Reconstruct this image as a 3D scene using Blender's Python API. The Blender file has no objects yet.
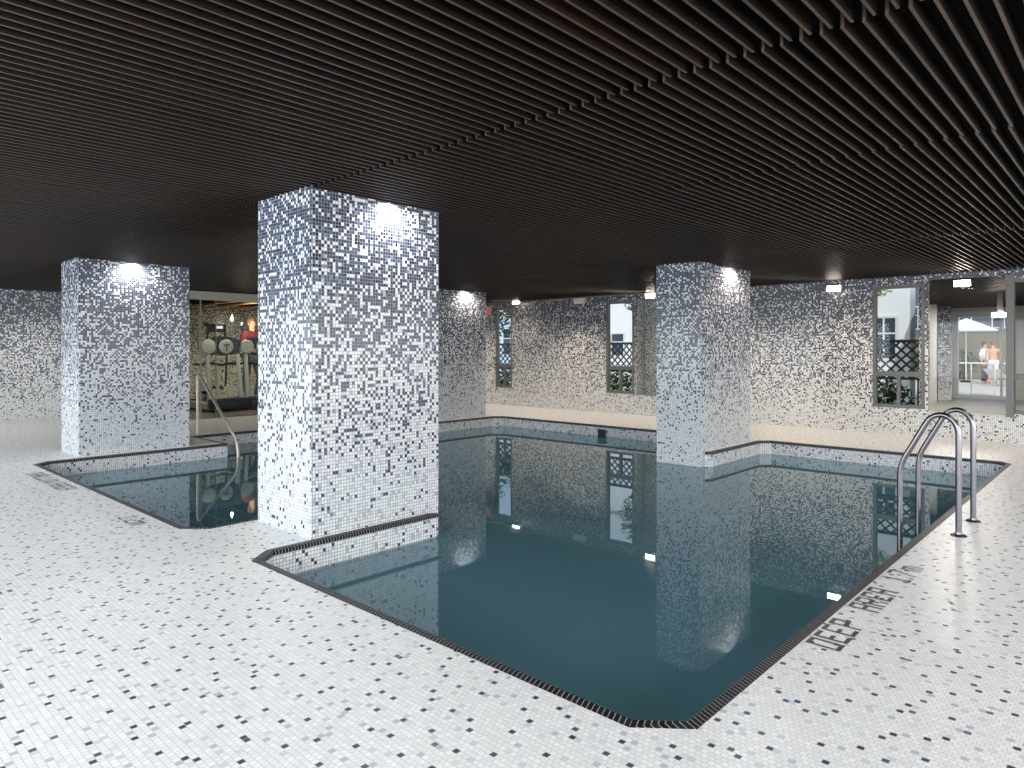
import bpy, bmesh, math, random
from mathutils import Vector, Matrix
from mathutils.geometry import tessellate_polygon
random.seed(7)
C = bpy.context.scene.collection
PI = math.pi
H = 2.60          # underside of the slatted ceiling
WZ = -0.20        # water level
XW = 12.63        # far wall

# ------------------------------------------------------------------ helpers
def lin(r, g, b):
    f = lambda c: ((c/255+0.055)/1.055)**2.4 if c/255 > 0.04045 else c/255/12.92
    return (f(r), f(g), f(b), 1.0)

def box(bm, x0, x1, y0, y1, z0, z1, bevel=0.0):
    vs = [bm.verts.new((x, y, z)) for x in (x0, x1) for y in (y0, y1) for z in (z0, z1)]
    fs = [(0,1,3,2), (4,6,7,5), (0,4,5,1), (2,3,7,6), (0,2,6,4), (1,5,7,3)]
    faces = [bm.faces.new([vs[i] for i in f]) for f in fs]
    if bevel:
        es = list({e for f in faces for e in f.edges})
        bmesh.ops.bevel(bm, geom=es, offset=bevel, segments=2, profile=0.5, affect='EDGES')

def tube(bm, pts, r, seg=12, caps=True):
    pts = [Vector(p) for p in pts]
    rs = r if isinstance(r, (list, tuple)) else [r]*len(pts)
    rings = []; up = None
    for i, p in enumerate(pts):
        a = pts[max(i-1, 0)]; b = pts[min(i+1, len(pts)-1)]
        t = (b-a).normalized()
        if up is None:
            up = Vector((0,0,1)) if abs(t.z) < 0.9 else Vector((1,0,0))
        n = (up - t*up.dot(t)).normalized(); up = n
        m = t.cross(n)
        rings.append([bm.verts.new(p + (n*math.cos(2*PI*k/seg) + m*math.sin(2*PI*k/seg))*rs[i]) for k in range(seg)])
    for a, b in zip(rings, rings[1:]):
        for k in range(seg):
            bm.faces.new((a[k], a[(k+1) % seg], b[(k+1) % seg], b[k]))
    if caps:
        bm.faces.new(rings[0][::-1]); bm.faces.new(rings[-1])

def lathe(bm, prof, seg=24, M=None):
    M = M or Matrix.Identity(4); rings = []
    for r, z in prof:
        rings.append([bm.verts.new(M @ Vector((r*math.cos(2*PI*k/seg), r*math.sin(2*PI*k/seg), z))) for k in range(seg)])
    for a, b in zip(rings, rings[1:]):
        for k in range(seg):
            bm.faces.new((a[k], a[(k+1) % seg], b[(k+1) % seg], b[k]))
    bm.faces.new(rings[0][::-1]); bm.faces.new(rings[-1])

def obj(name, bm, mat, parent=None, smooth=False):
    bmesh.ops.recalc_face_normals(bm, faces=bm.faces)
    me = bpy.data.meshes.new(name); bm.to_mesh(me); bm.free()
    me.materials.append(mat)
    if smooth:
        for p in me.polygons: p.use_smooth = True
        try: me.set_sharp_from_angle(angle=math.radians(40))
        except Exception: pass
    o = bpy.data.objects.new(name, me); C.objects.link(o)
    if parent: o.parent = parent
    return o

def thing(name, label, cat, loc=(0,0,0), rotz=0.0, group=None):
    o = bpy.data.objects.new(name, None); C.objects.link(o)
    o.empty_display_size = 0.1
    o.location = loc; o.rotation_euler = (0, 0, rotz)
    o['label'] = label; o['category'] = cat
    if group: o['group'] = group
    return o

def tag(o, label, cat, group=None, kind=None):
    o['label'] = label; o['category'] = cat
    if group: o['group'] = group
    if kind: o['kind'] = kind
    return o

def struct(name, bm, m, parent=None):
    o = obj(name, bm, m, parent)
    if not parent: o['kind'] = 'structure'
    return o

def dup(root, loc, label=None, rotz=None):
    r = root.copy(); C.objects.link(r); r.location = loc
    if rotz is not None: r.rotation_euler = (0, 0, rotz)
    if label: r['label'] = label
    for ch in list(root.children):
        c = ch.copy(); C.objects.link(c); c.parent = r
        for g in list(ch.children):
            d = g.copy(); C.objects.link(d); d.parent = c
    return r

# ------------------------------------------------------------------ materials
def newmat(name):
    m = bpy.data.materials.new(name); m.use_nodes = True
    nt = m.node_tree
    for n in list(nt.nodes): nt.nodes.remove(n)
    out = nt.nodes.new('ShaderNodeOutputMaterial')
    return m, nt, out

def pbr(name, col, rough=0.5, metal=0.0, spec=0.5, emis=None, es=0.0, noise=0.0, nscale=20):
    m, nt, out = newmat(name)
    b = nt.nodes.new('ShaderNodeBsdfPrincipled')
    b.inputs['Roughness'].default_value = rough
    b.inputs['Metallic'].default_value = metal
    b.inputs['Specular IOR Level'].default_value = spec
    b.inputs['Base Color'].default_value = col
    if noise:
        tc = nt.nodes.new('ShaderNodeTexCoord'); n = nt.nodes.new('ShaderNodeTexNoise')
        n.inputs['Scale'].default_value = nscale
        nt.links.new(tc.outputs['Object'], n.inputs['Vector'])
        mx = nt.nodes.new('ShaderNodeMix'); mx.data_type = 'RGBA'
        mx.inputs['A'].default_value = tuple(c*(1-noise) for c in col[:3])+(1,)
        mx.inputs['B'].default_value = tuple(min(1, c*(1+noise)) for c in col[:3])+(1,)
        nt.links.new(n.outputs['Fac'], mx.inputs['Factor'])
        nt.links.new(mx.outputs['Result'], b.inputs['Base Color'])
    if emis:
        b.inputs['Emission Color'].default_value = emis
        b.inputs['Emission Strength'].default_value = es
    nt.links.new(b.outputs[0], out.inputs[0])
    return m

class N:
    """tiny helper for math nodes"""
    def __init__(s, nt): s.nt = nt
    def m(s, op, a, b=None, c=None):
        n = s.nt.nodes.new('ShaderNodeMath'); n.operation = op
        for i, v in enumerate((a, b, c)):
            if v is None: continue
            if isinstance(v, (int, float)): n.inputs[i].default_value = v
            else: s.nt.links.new(v, n.inputs[i])
        return n.outputs[0]
    def mix(s, f, a, b):
        n = s.nt.nodes.new('ShaderNodeMix'); n.data_type = 'RGBA'
        for k, v in (('Factor', f), ('A', a), ('B', b)):
            if isinstance(v, (int, float, tuple)): n.inputs[k].default_value = v
            else: s.nt.links.new(v, n.inputs[k])
        return n.outputs['Result']
    def ramp(s, f, stops, interp='LINEAR'):
        n = s.nt.nodes.new('ShaderNodeValToRGB'); cr = n.color_ramp; cr.interpolation = interp
        while len(cr.elements) < len(stops): cr.elements.new(0.5)
        for e, (p, c) in zip(cr.elements, stops):
            e.position = p; e.color = c if isinstance(c, tuple) else (c, c, c, 1)
        s.nt.links.new(f, n.inputs[0]); return n.outputs[0]

def mosaic(name, dens, tint=(1,1,1), size=0.0245, grout=(136,139,146), dark2=(46,50,66), rough=0.22):
    """square glass mosaic, share of dark tiles set by height (dens: list of (z, share))"""
    m, nt, out = newmat(name); k = N(nt)
    geo = nt.nodes.new('ShaderNodeNewGeometry')
    sp = nt.nodes.new('ShaderNodeSeparateXYZ'); nt.links.new(geo.outputs['Position'], sp.inputs[0])
    sn = nt.nodes.new('ShaderNodeSeparateXYZ'); nt.links.new(geo.outputs['True Normal'], sn.inputs[0])
    isx = k.m('GREATER_THAN', k.m('ABSOLUTE', sn.outputs['X']), 0.5)
    h = k.m('ADD', k.m('MULTIPLY', sp.outputs['X'], k.m('SUBTRACT', 1.0, isx)), k.m('MULTIPLY', sp.outputs['Y'], isx))
    hu = k.m('DIVIDE', k.m('ADD', h, 20.003), size); vu = k.m('DIVIDE', k.m('ADD', sp.outputs['Z'], 5.0), size*1.06)
    ci = k.m('ADD', k.m('FLOOR', hu), k.m('MULTIPLY', isx, 977.0)); cj = k.m('FLOOR', vu)
    cv = nt.nodes.new('ShaderNodeCombineXYZ'); nt.links.new(ci, cv.inputs[0]); nt.links.new(cj, cv.inputs[1])
    wn = nt.nodes.new('ShaderNodeTexWhiteNoise'); wn.noise_dimensions = '2D'; nt.links.new(cv.outputs[0], wn.inputs['Vector'])
    ws = nt.nodes.new('ShaderNodeSeparateColor'); nt.links.new(wn.outputs['Color'], ws.inputs[0])
    r1, r2 = ws.outputs[0], ws.outputs[1]
    # soft waviness in the blend from dark to light
    zr = k.m('DIVIDE', k.m('ADD', k.m('MULTIPLY', cj, size*1.06), -4.5), 3.2)      # z -> 0..1 for z in -0.5..2.7
    share = k.ramp(zr, [((z+0.5)/3.2, s) for z, s in dens])
    pi_ = k.m('MODULO', k.m('FLOOR', hu), 2.0); qi = k.m('MODULO', cj, 2.0); df = k.m('SUBTRACT', pi_, qi)
    bay = k.m('ADD', k.m('MULTIPLY', k.m('ADD', k.m('MULTIPLY', k.m('MULTIPLY', df, df), 2.0), qi), 0.25), -0.375)
    amp = k.m('MULTIPLY', k.m('MULTIPLY', share, k.m('SUBTRACT', 1.0, share)), 2.2)
    isdark = k.m('LESS_THAN', k.m('ADD', r1, k.m('MULTIPLY', bay, amp)), share)
    darkc = k.ramp(r2, [(0.0, lin(74,84,104)), (0.30, lin(58,66,86)), (0.58, lin(*dark2)), (0.84, lin(26,29,40)), (0.94, lin(118,128,146))], 'CONSTANT')
    lightc = k.ramp(r2, [(0.0, lin(232,234,234)), (0.45, lin(222,226,228)), (0.74, lin(204,208,212)), (0.93, lin(176,182,192))], 'CONSTANT')
    col = k.mix(isdark, lightc, darkc)
    fx = k.m('FRACT', hu); fy = k.m('FRACT', vu)
    g = 0.075
    inx = k.m('MULTIPLY', k.m('GREATER_THAN', fx, g), k.m('LESS_THAN', fx, 1-g))
    iny = k.m('MULTIPLY', k.m('GREATER_THAN', fy, g), k.m('LESS_THAN', fy, 1-g))
    tile = k.m('MULTIPLY', inx, iny)
    col = k.mix(tile, lin(*grout), col)
    col2 = nt.nodes.new('ShaderNodeMix'); col2.data_type = 'RGBA'; col2.blend_type = 'MULTIPLY'
    col2.inputs['Factor'].default_value = 1; nt.links.new(col, col2.inputs['A']); col2.inputs['B'].default_value = tuple(tint)+(1,)
    b = nt.nodes.new('ShaderNodeBsdfPrincipled')
    nt.links.new(col2.outputs['Result'], b.inputs['Base Color'])
    nt.links.new(k.m('SUBTRACT', 0.75, k.m('MULTIPLY', tile, 0.75-rough)), b.inputs['Roughness'])
    b.inputs['Specular IOR Level'].default_value = 0.4
    nt.links.new(b.outputs[0], out.inputs[0])
    return m

def deck_mat():
    m, nt, out = newmat('deck_mosaic'); k = N(nt); s = 0.0245
    geo = nt.nodes.new('ShaderNodeNewGeometry')
    sp = nt.nodes.new('ShaderNodeSeparateXYZ'); nt.links.new(geo.outputs['Position'], sp.inputs[0])
    ux = k.m('DIVIDE', k.m('ADD', sp.outputs['X'], 20.0), s)
    row = k.m('FLOOR', ux)
    off = k.m('MULTIPLY', k.m('MODULO', row, 2.0), 0.5)
    vy = k.m('ADD', k.m('DIVIDE', k.m('ADD', sp.outputs['Y'], 20.0), s), off)
    colm = k.m('FLOOR', vy)
    def wnoise(a, b):
        cv = nt.nodes.new('ShaderNodeCombineXYZ'); nt.links.new(a, cv.inputs[0]); nt.links.new(b, cv.inputs[1])
        wn = nt.nodes.new('ShaderNodeTexWhiteNoise'); wn.noise_dimensions = '2D'; nt.links.new(cv.outputs[0], wn.inputs['Vector'])
        sc_ = nt.nodes.new('ShaderNodeSeparateColor'); nt.links.new(wn.outputs['Color'], sc_.inputs[0]); return sc_.outputs
    def pick(nb, off):
        """one tile of every nb x nb block, at a random place in it"""
        r_ = k.m('ADD', row, off); c_ = k.m('ADD', colm, off)
        br = k.m('FLOOR', k.m('DIVIDE', r_, nb)); bc = k.m('FLOOR', k.m('DIVIDE', c_, nb)); w3 = wnoise(k.m('ADD', br, off*37.0), bc)
        lr = k.m('SUBTRACT', r_, k.m('MULTIPLY', br, nb)); lc = k.m('SUBTRACT', c_, k.m('MULTIPLY', bc, nb))
        e1 = k.m('LESS_THAN', k.m('ABSOLUTE', k.m('SUBTRACT', lr, k.m('FLOOR', k.m('MULTIPLY', w3[0], nb)))), 0.5)
        e2 = k.m('LESS_THAN', k.m('ABSOLUTE', k.m('SUBTRACT', lc, k.m('FLOOR', k.m('MULTIPLY', w3[1], nb)))), 0.5)
        return k.m('MULTIPLY', e1, e2), w3[2]
    base = wnoise(row, colm)
    col = k.ramp(base[0], [(0.0, lin(232,232,230)), (0.5, lin(238,239,238)), (0.8, lin(226,228,228))], 'CONSTANT')
    p3, v3_ = pick(3.0, 3.0)
    col = k.mix(k.m('MULTIPLY', p3, k.m('LESS_THAN', v3_, 0.62)), col, k.ramp(v3_, [(0.0, lin(178,188,202)), (0.25, lin(200,208,216)), (0.45, lin(214,218,220))], 'CONSTANT'))
    p5, v5_ = pick(5.0, 1.0)
    col = k.mix(k.m('MULTIPLY', p5, k.m('LESS_THAN', v5_, 0.93)), col, k.ramp(v5_, [(0.0, lin(58,62,82)), (0.5, lin(74,78,98)), (0.8, lin(98,104,122))], 'CONSTANT'))
    fx = k.m('FRACT', ux); fy = k.m('FRACT', vy); g = 0.05
    inx = k.m('MULTIPLY', k.m('GREATER_THAN', fx, g), k.m('LESS_THAN', fx, 1-g))
    iny = k.m('MULTIPLY', k.m('GREATER_THAN', fy, g), k.m('LESS_THAN', fy, 1-g))
    tile = k.m('MULTIPLY', inx, iny)
    col = k.mix(tile, lin(204,202,200), col)
    b = nt.nodes.new('ShaderNodeBsdfPrincipled')
    nt.links.new(col, b.inputs['Base Color'])
    nt.links.new(k.m('SUBTRACT', 0.8, k.m('MULTIPLY', tile, 0.50)), b.inputs['Roughness'])
    b.inputs['Specular IOR Level'].default_value = 0.3
    nt.links.new(b.outputs[0], out.inputs[0])
    return m

def slat_mat():
    m, nt, out = newmat('dark_wood_slat'); k = N(nt)
    geo = nt.nodes.new('ShaderNodeNewGeometry')
    mp = nt.nodes.new('ShaderNodeMapping'); mp.inputs['Scale'].default_value = (0.35, 9.0, 1.0)
    nt.links.new(geo.outputs['Position'], mp.inputs[0])
    n = nt.nodes.new('ShaderNodeTexNoise'); n.inputs['Scale'].default_value = 1.0; n.inputs['Detail'].default_value = 4
    nt.links.new(mp.outputs[0], n.inputs['Vector'])
    mp2 = nt.nodes.new('ShaderNodeMapping'); mp2.inputs['Scale'].default_value = (3, 60, 60)
    nt.links.new(geo.outputs['Position'], mp2.inputs[0])
    n2 = nt.nodes.new('ShaderNodeTexNoise'); n2.inputs['Detail'].default_value = 3; nt.links.new(mp2.outputs[0], n2.inputs['Vector'])
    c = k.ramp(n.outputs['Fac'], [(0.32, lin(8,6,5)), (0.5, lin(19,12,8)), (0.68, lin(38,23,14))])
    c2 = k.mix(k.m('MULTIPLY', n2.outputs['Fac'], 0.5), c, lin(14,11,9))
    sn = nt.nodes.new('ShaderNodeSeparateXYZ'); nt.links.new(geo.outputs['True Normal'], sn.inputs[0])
    edge = k.m('MAXIMUM', k.m('LESS_THAN', sn.outputs['Z'], -0.5), k.m('LESS_THAN', sn.outputs['X'], -0.5))  # undersides and near ends painted lighter, imitating light bounced off the floor
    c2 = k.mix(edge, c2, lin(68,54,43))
    b = nt.nodes.new('ShaderNodeBsdfPrincipled'); nt.links.new(c2, b.inputs['Base Color'])
    b.inputs['Roughness'].default_value = 0.42; b.inputs['Specular IOR Level'].default_value = 0.45
    nt.links.new(b.outputs[0], out.inputs[0]); return m

def coping_mat():
    m, nt, out = newmat('dark_coping_tile'); k = N(nt)
    uv = nt.nodes.new('ShaderNodeUVMap'); sp = nt.nodes.new('ShaderNodeSeparateXYZ'); nt.links.new(uv.outputs[0], sp.inputs[0])
    u = k.m('DIVIDE', sp.outputs[0], 0.0245); f = k.m('FRACT', u)
    wn = nt.nodes.new('ShaderNodeTexWhiteNoise'); wn.noise_dimensions = '1D'; nt.links.new(k.m('FLOOR', u), wn.inputs['W'])
    c = k.ramp(wn.outputs['Value'], [(0.0, lin(18,17,20)), (0.5, lin(26,24,28)), (1.0, lin(38,35,40))])
    tile = k.m('MULTIPLY', k.m('GREATER_THAN', f, 0.09), k.m('LESS_THAN', f, 0.91))
    c = k.mix(tile, lin(150,148,148), c)  # light grout, painted brighter to imitate white glints on the rim
    b = nt.nodes.new('ShaderNodeBsdfPrincipled'); nt.links.new(c, b.inputs['Base Color'])
    b.inputs['Roughness'].default_value = 0.45; b.inputs['Specular IOR Level'].default_value = 0.15
    nt.links.new(b.outputs[0], out.inputs[0]); return m

def water_mat():
    m, nt, out = newmat('pool_water')
    tc = nt.nodes.new('ShaderNodeNewGeometry')
    n = nt.nodes.new('ShaderNodeTexNoise'); n.inputs['Scale'].default_value = 2.2; n.inputs['Detail'].default_value = 2
    nt.links.new(tc.outputs['Position'], n.inputs['Vector'])
    bp = nt.nodes.new('ShaderNodeBump'); bp.inputs['Strength'].default_value = 0.01; bp.inputs['Distance'].default_value = 0.004
    nt.links.new(n.outputs['Fac'], bp.inputs['Height'])
    fr = nt.nodes.new('ShaderNodeFresnel'); fr.inputs['IOR'].default_value = WATER_IOR
    nt.links.new(bp.outputs[0], fr.inputs['Normal'])
    t = nt.nodes.new('ShaderNodeBsdfTransparent'); t.inputs[0].default_value = (.70,.92,.96,1)
    g = nt.nodes.new('ShaderNodeBsdfGlossy'); g.inputs['Roughness'].default_value = 0.0
    g.inputs['Color'].default_value = (.88,.96,1,1)
    nt.links.new(bp.outputs[0], g.inputs['Normal'])
    mx = nt.nodes.new('ShaderNodeMixShader'); nt.links.new(fr.outputs[0], mx.inputs[0])
    df = nt.nodes.new('ShaderNodeBsdfDiffuse'); df.inputs['Color'].default_value = (.102,.212,.264,1)
    ms = nt.nodes.new('ShaderNodeMixShader'); ms.inputs[0].default_value = 0.6
    nt.links.new(t.outputs[0], ms.inputs[1]); nt.links.new(df.outputs[0], ms.inputs[2])
    nt.links.new(ms.outputs[0], mx.inputs[1]); nt.links.new(g.outputs[0], mx.inputs[2]); nt.links.new(mx.outputs[0], out.inputs[0])
    return m
WATER_IOR = 1.55

def glass_mat(name, tint=(1,1,1,1), refl=0.08):
    m, nt, out = newmat(name)
    t = nt.nodes.new('ShaderNodeBsdfTransparent'); t.inputs[0].default_value = tint
    g = nt.nodes.new('ShaderNodeBsdfGlossy'); g.inputs['Roughness'].default_value = 0.02
    mx = nt.nodes.new('ShaderNodeMixShader'); mx.inputs[0].default_value = refl
    nt.links.new(t.outputs[0], mx.inputs[1]); nt.links.new(g.outputs[0], mx.inputs[2]); nt.links.new(mx.outputs[0], out.inputs[0])
    return m

def leaf_mat(name, a, b_):
    m, nt, out = newmat(name); k = N(nt)
    geo = nt.nodes.new('ShaderNodeNewGeometry')
    n = nt.nodes.new('ShaderNodeTexNoise'); n.inputs['Scale'].default_value = 3.0; nt.links.new(geo.outputs['Position'], n.inputs['Vector'])
    c = k.mix(n.outputs['Fac'], lin(*a), lin(*b_))
    d = nt.nodes.new('ShaderNodeBsdfDiffuse'); t = nt.nodes.new('ShaderNodeBsdfTranslucent')
    nt.links.new(c, d.inputs[0]); nt.links.new(c, t.inputs[0])
    mx = nt.nodes.new('ShaderNodeMixShader'); mx.inputs[0].default_value = 0.5
    nt.links.new(d.outputs[0], mx.inputs[1]); nt.links.new(t.outputs[0], mx.inputs[2]); nt.links.new(mx.outputs[0], out.inputs[0])
    return m

DENS = [(-0.5, .035), (0.0, .035), (0.25, .05), (0.5, .11), (0.8, .24), (1.1, .36), (1.35, .46), (1.46, .57), (1.8, .67), (2.2, .72), (2.6, .78)]
M_col = mosaic('mosaic_column', DENS)
M_wall = mosaic('mosaic_wall', [(-0.5, .03), (0.0, .05), (0.3, .12), (0.7, .30), (1.1, .42), (1.5, .55), (1.9, .68), (2.25, .80), (2.6, .86)],
                tint=(1,.97,.93), dark2=(58,60,72))
M_rim = mosaic('mosaic_pool_wall', [(-0.5, .05), (0.3, .05)])
M_gym = mosaic('mosaic_gym_wall', [(-0.5, .1), (1.0, .35), (2.7, .6)], tint=(1,.94,.80))
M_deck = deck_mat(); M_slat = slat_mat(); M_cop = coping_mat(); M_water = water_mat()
M_steel = pbr('brushed_steel', lin(132,130,134), 0.27, 1.0)
M_satin = pbr('satin_steel', lin(214,204,190), 0.38, 0.55)
M_black = pbr('plenum_black', lin(10,9,9), 0.9, 0, 0.1, noise=.2)
M_frame = pbr('window_frame_grey', lin(104,104,102), 0.4, 0.3, noise=.08)
M_white = pbr('white_paint', lin(214,216,214), 0.5, noise=.03)
M_text = pbr('dark_letter_tile', lin(70,64,66), 0.35, noise=.15, nscale=60)
M_glass = glass_mat('window_glass', refl=.01)
M_plastic = pbr('white_plastic', lin(212,212,205), 0.4, noise=.03)
M_darkbox = pbr('skimmer_dark', lin(22,34,38), 0.5, noise=.2)
M_lens = pbr('lamp_lens', lin(255,240,220), 0.4, emis=(1,.88,.74,1), es=45)
M_board = pbr('brown_board', lin(110,90,74), 0.45, noise=.2, nscale=6)
M_lino = pbr('gym_floor_grey', lin(96,92,86), 0.45, noise=.08, nscale=3)
M_plain = pbr('plain_plaster', lin(200,198,192), 0.8, noise=.04)

# ------------------------------------------------------------------ pool outline (plan)
P = [(2.215,1.43), (2.345,1.275), (10.28,1.275), (10.40,1.36), (10.40,4.22), (10.27,4.35), (8.74,4.35), (8.63,4.42),
     (8.63,5.18), (10.27,5.18), (10.40,5.31), (10.40,9.90), (10.24,10.06), (7.6,10.06), (7.6,11.30), (4.62,11.30),
     (4.62,10.06), (2.35,10.06), (2.215,9.93), (2.215,5.57), (2.35,5.43), (3.872,5.43), (3.872,4.45), (2.36,4.45), (2.215,4.33)]
NOCOP = {(8.63,4.42), (3.872,5.43)}       # edges covered by a column face

def ring_offset(poly, d):
    """offset a CCW polygon outward by d (mitred)"""
    n = len(poly); out = []
    for i in range(n):
        a = Vector(poly[i-1]); b = Vector(poly[i]); c = Vector(poly[(i+1) % n])
        e1 = (b-a).normalized(); e2 = (c-b).normalized()
        n1 = Vector((e1.y, -e1.x)); n2 = Vector((e2.y, -e2.x))
        m = (n1+n2); m = m / max(0.3, m.length_squared) * 2
        out.append(tuple(b + m*d))
    return out
area = sum(P[i][0]*P[(i+1) % len(P)][1]-P[(i+1) % len(P)][0]*P[i][1] for i in range(len(P)))
assert area > 0
COPW = 0.058
PO = ring_offset(P, COPW)

# floor (deck) with the pool hole
bm = bmesh.new()
outer = [(-3.5,-3.5), (XW+.12,-3.5), (XW+.12,16.6), (-3.5,16.6)]
loops = [[Vector((x, y, 0)) for x, y in outer], [Vector((x, y, 0)) for x, y in PO]]
flat = [v for l in loops for v in l]
vs = [bm.verts.new(v) for v in flat]
for t in tessellate_polygon(loops):
    try: bm.faces.new([vs[i] for i in t])
    except ValueError: pass
fl = struct('floor', bm, M_deck)
for p in fl.data.polygons:
    if p.normal.z < 0: p.flip()

# coping
bm = bmesh.new(); uvl = bm.loops.layers.uv.new('UVMap'); s = 0.0
n = len(P); P1 = ring_offset(P, 0.010); 
for i in range(n):
    j = (i+1) % n
    L = (Vector(P[j])-Vector(P[i])).length
    if P[i] not in NOCOP:
        prof = [(PO, 0.0), (PO, 0.003), (P1, 0.003), (P, -0.006), (P, -0.032), (P1, -0.034)]
        prof = [(r, z) for r, z in prof]
        for (ra, za), (rb, zb) in zip(prof, prof[1:]):
            q = [bm.verts.new((ra[i][0], ra[i][1], za)), bm.verts.new((ra[j][0], ra[j][1], za)),
                 bm.verts.new((rb[j][0], rb[j][1], zb)), bm.verts.new((rb[i][0], rb[i][1], zb))]
            f = bm.faces.new(q)
            for lp, u in zip(f.loops, (s, s+L, s+L, s)): lp[uvl].uv = (u, 0)
    s += L
me = bpy.data.meshes.new('trim_1'); bm.to_mesh(me); bm.free(); me.materials.append(M_cop)
o = bpy.data.objects.new('trim_1', me); C.objects.link(o); o['kind'] = 'structure'

# pool walls, basin floor, water
bm = bmesh.new()
PI_ = ring_offset(P, 0.008)
for i in range(n):
    j = (i+1) % n
    q = [bm.verts.new((PI_[k][0], PI_[k][1], z)) for k, z in ((i, -0.002), (j, -0.002), (j, WZ-.03), (i, WZ-.03))]
    bm.faces.new(q)
o = struct('wall_pool', bm, M_rim)
M_basin = pbr('pool_basin', lin(196,234,240), .6, noise=.03, nscale=1.5)
bm = bmesh.new()
for i in range(n):
    j = (i+1) % n
    q = [bm.verts.new((PI_[k][0], PI_[k][1], z)) for k, z in ((i, WZ-.03), (j, WZ-.03), (j, -1.7), (i, -1.7))]
    bm.faces.new(q)
o = struct('wall_basin', bm, M_basin)
def poly_face(name, poly, z, mat):
    bm = bmesh.new(); vs = [bm.verts.new((x, y, z)) for x, y in poly]
    for t in tessellate_polygon([[Vector((x, y, 0)) for x, y in poly]]): bm.faces.new([vs[i] for i in t])
    o = obj(name, bm, mat)
    for p in o.data.polygons:
        if p.normal.z < 0: p.flip()
    return o
o = poly_face('floor_pool', ring_offset(P, 0.02), -1.7, M_basin); o['kind'] = 'structure'
o = poly_face('pool_water', ring_offset(P, 0.006), WZ, M_water)
tag(o, 'still teal pool water reflecting the mosaic columns', 'water', kind='stuff')

# skimmer mouth in the far pool wall
def px2(x, u):                      # y position on the plane X=u for a photo column
    t = (x-512)/685.2
    c, s_ = math.cos(.7476), math.sin(.7476)
    return u*(s_-c*t)/(c+s_*t)
vy = px2(602, 10.4)
sk = thing('skimmer', 'dark square skimmer opening in the far pool wall just above the water', 'pool skimmer', (10.40, vy, -0.2))
bm = bmesh.new(); box(bm, -0.004, 0.004, -.085, .085, -.02, .125); obj('skimmer_mouth', bm, M_darkbox, sk)
bm = bmesh.new()
for a in ((-.1,.1,.125,.135), (-.1,.1,-.03,-.02), (-.1,-.085,-.02,.125), (.085,.1,-.02,.125)):
    box(bm, -0.008, 0.004, a[0], a[1], a[2], a[3])
obj('skimmer_frame', bm, pbr('skimmer_frame_grey', lin(120,135,135), .5, noise=.05), sk)

# ------------------------------------------------------------------ columns (structure of the building, one thing each)
def column(x0, x1, y0, y1, label, z0=-0.002):
    bm = bmesh.new(); box(bm, x0, x1, y0, y1, z0, H+.1)
    o = obj('mosaic_column', bm, M_col)
    tag(o, label, 'column', 'mosaic covered columns')
    return o
column(2.70, 3.935, 4.52, 5.34, 'nearest and widest mosaic column on the deck tongue beside the pool notch', 0)
column(2.71, 4.12, 10.22, 11.0, 'mosaic column at the far edge of the shallow pool left of the treadmills', 0)
column(8.58, 10.17, 4.46, 5.14, 'mosaic column rising straight out of the water in front of the far wall', WZ-.03)
column(8.80, 10.17, 10.18, 11.0, 'mosaic column on the far deck just behind the nearest column', 0)
# lower shank of the nearest column standing in the water
bm = bmesh.new(); box(bm, 3.83, 3.934, 4.521, 5.339, -1.69, -0.001)
struct('wall_pool', bm, M_rim)
bm = bmesh.new(); box(bm, 8.58, 8.7, 4.46, 5.14, -1.69, WZ-.031); struct('wall_basin', bm, M_basin)

# ------------------------------------------------------------------ walls
def wall_x(name, x0, x1, y0, y1, z0, z1, holes, mat):
    """wall slab at constant X with rectangular holes [(ya,yb,za,zb)]"""
    bm = bmesh.new(); cuts = sorted(holes); y = y0
    for ya, yb, za, zb in cuts:
        if ya > y: box(bm, x0, x1, y, ya, z0, z1)
        if za > z0: box(bm, x0, x1, ya, yb, z0, za)
        if zb < z1: box(bm, x0, x1, ya, yb, zb, z1)
        y = yb
    if y < y1: box(bm, x0, x1, y, y1, z0, z1)
    return struct(name, bm, mat)
V = lambda x: px2(x, XW)
ZB, ZT = 0.44, 2.47
wins = {'a': (V(512), V(495.5)), 'b': (V(634), V(606)), 'c': (V(925), V(872.5)), 'd': (0.55, V(1010))}
niche = (V(658), V(634)+0.0)
annex = (V(1006), V(928))
holes = [(a, b, ZB, ZT) for a, b in wins.values()]
holes.append((niche[0]-.3, niche[1]-.001, ZB-.01, ZT))
holes.append((annex[0], annex[1], 0.39, 2.53))
wall_x('wall_back', XW, XW+.12, -3.5, 16.6, 0, H+.3, holes, M_wall)
# niche back and cheeks
bm = bmesh.new(); box(bm, XW+.45, XW+.5, niche[0]-.4, niche[1]+.02, .3, H+.1)
box(bm, XW+.12, XW+.45, niche[0]-.4, niche[0]-.3, .3, H+.1)
box(bm, XW+.121, XW+.45, niche[1]-.0, niche[1]+.02, .3, H+.1)
box(bm, XW+.121, XW+.45, niche[0]-.3, niche[1], .3, ZB-.01)
box(bm, XW+.121, XW+.45, niche[0]-.3, niche[1], ZT, H+.1)
struct('wall_niche', bm, mosaic('mosaic_niche', [(-.5,.4),(2.6,.55)], tint=(.92,.93,.88), size=.016, grout=(150,150,146)))
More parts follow.
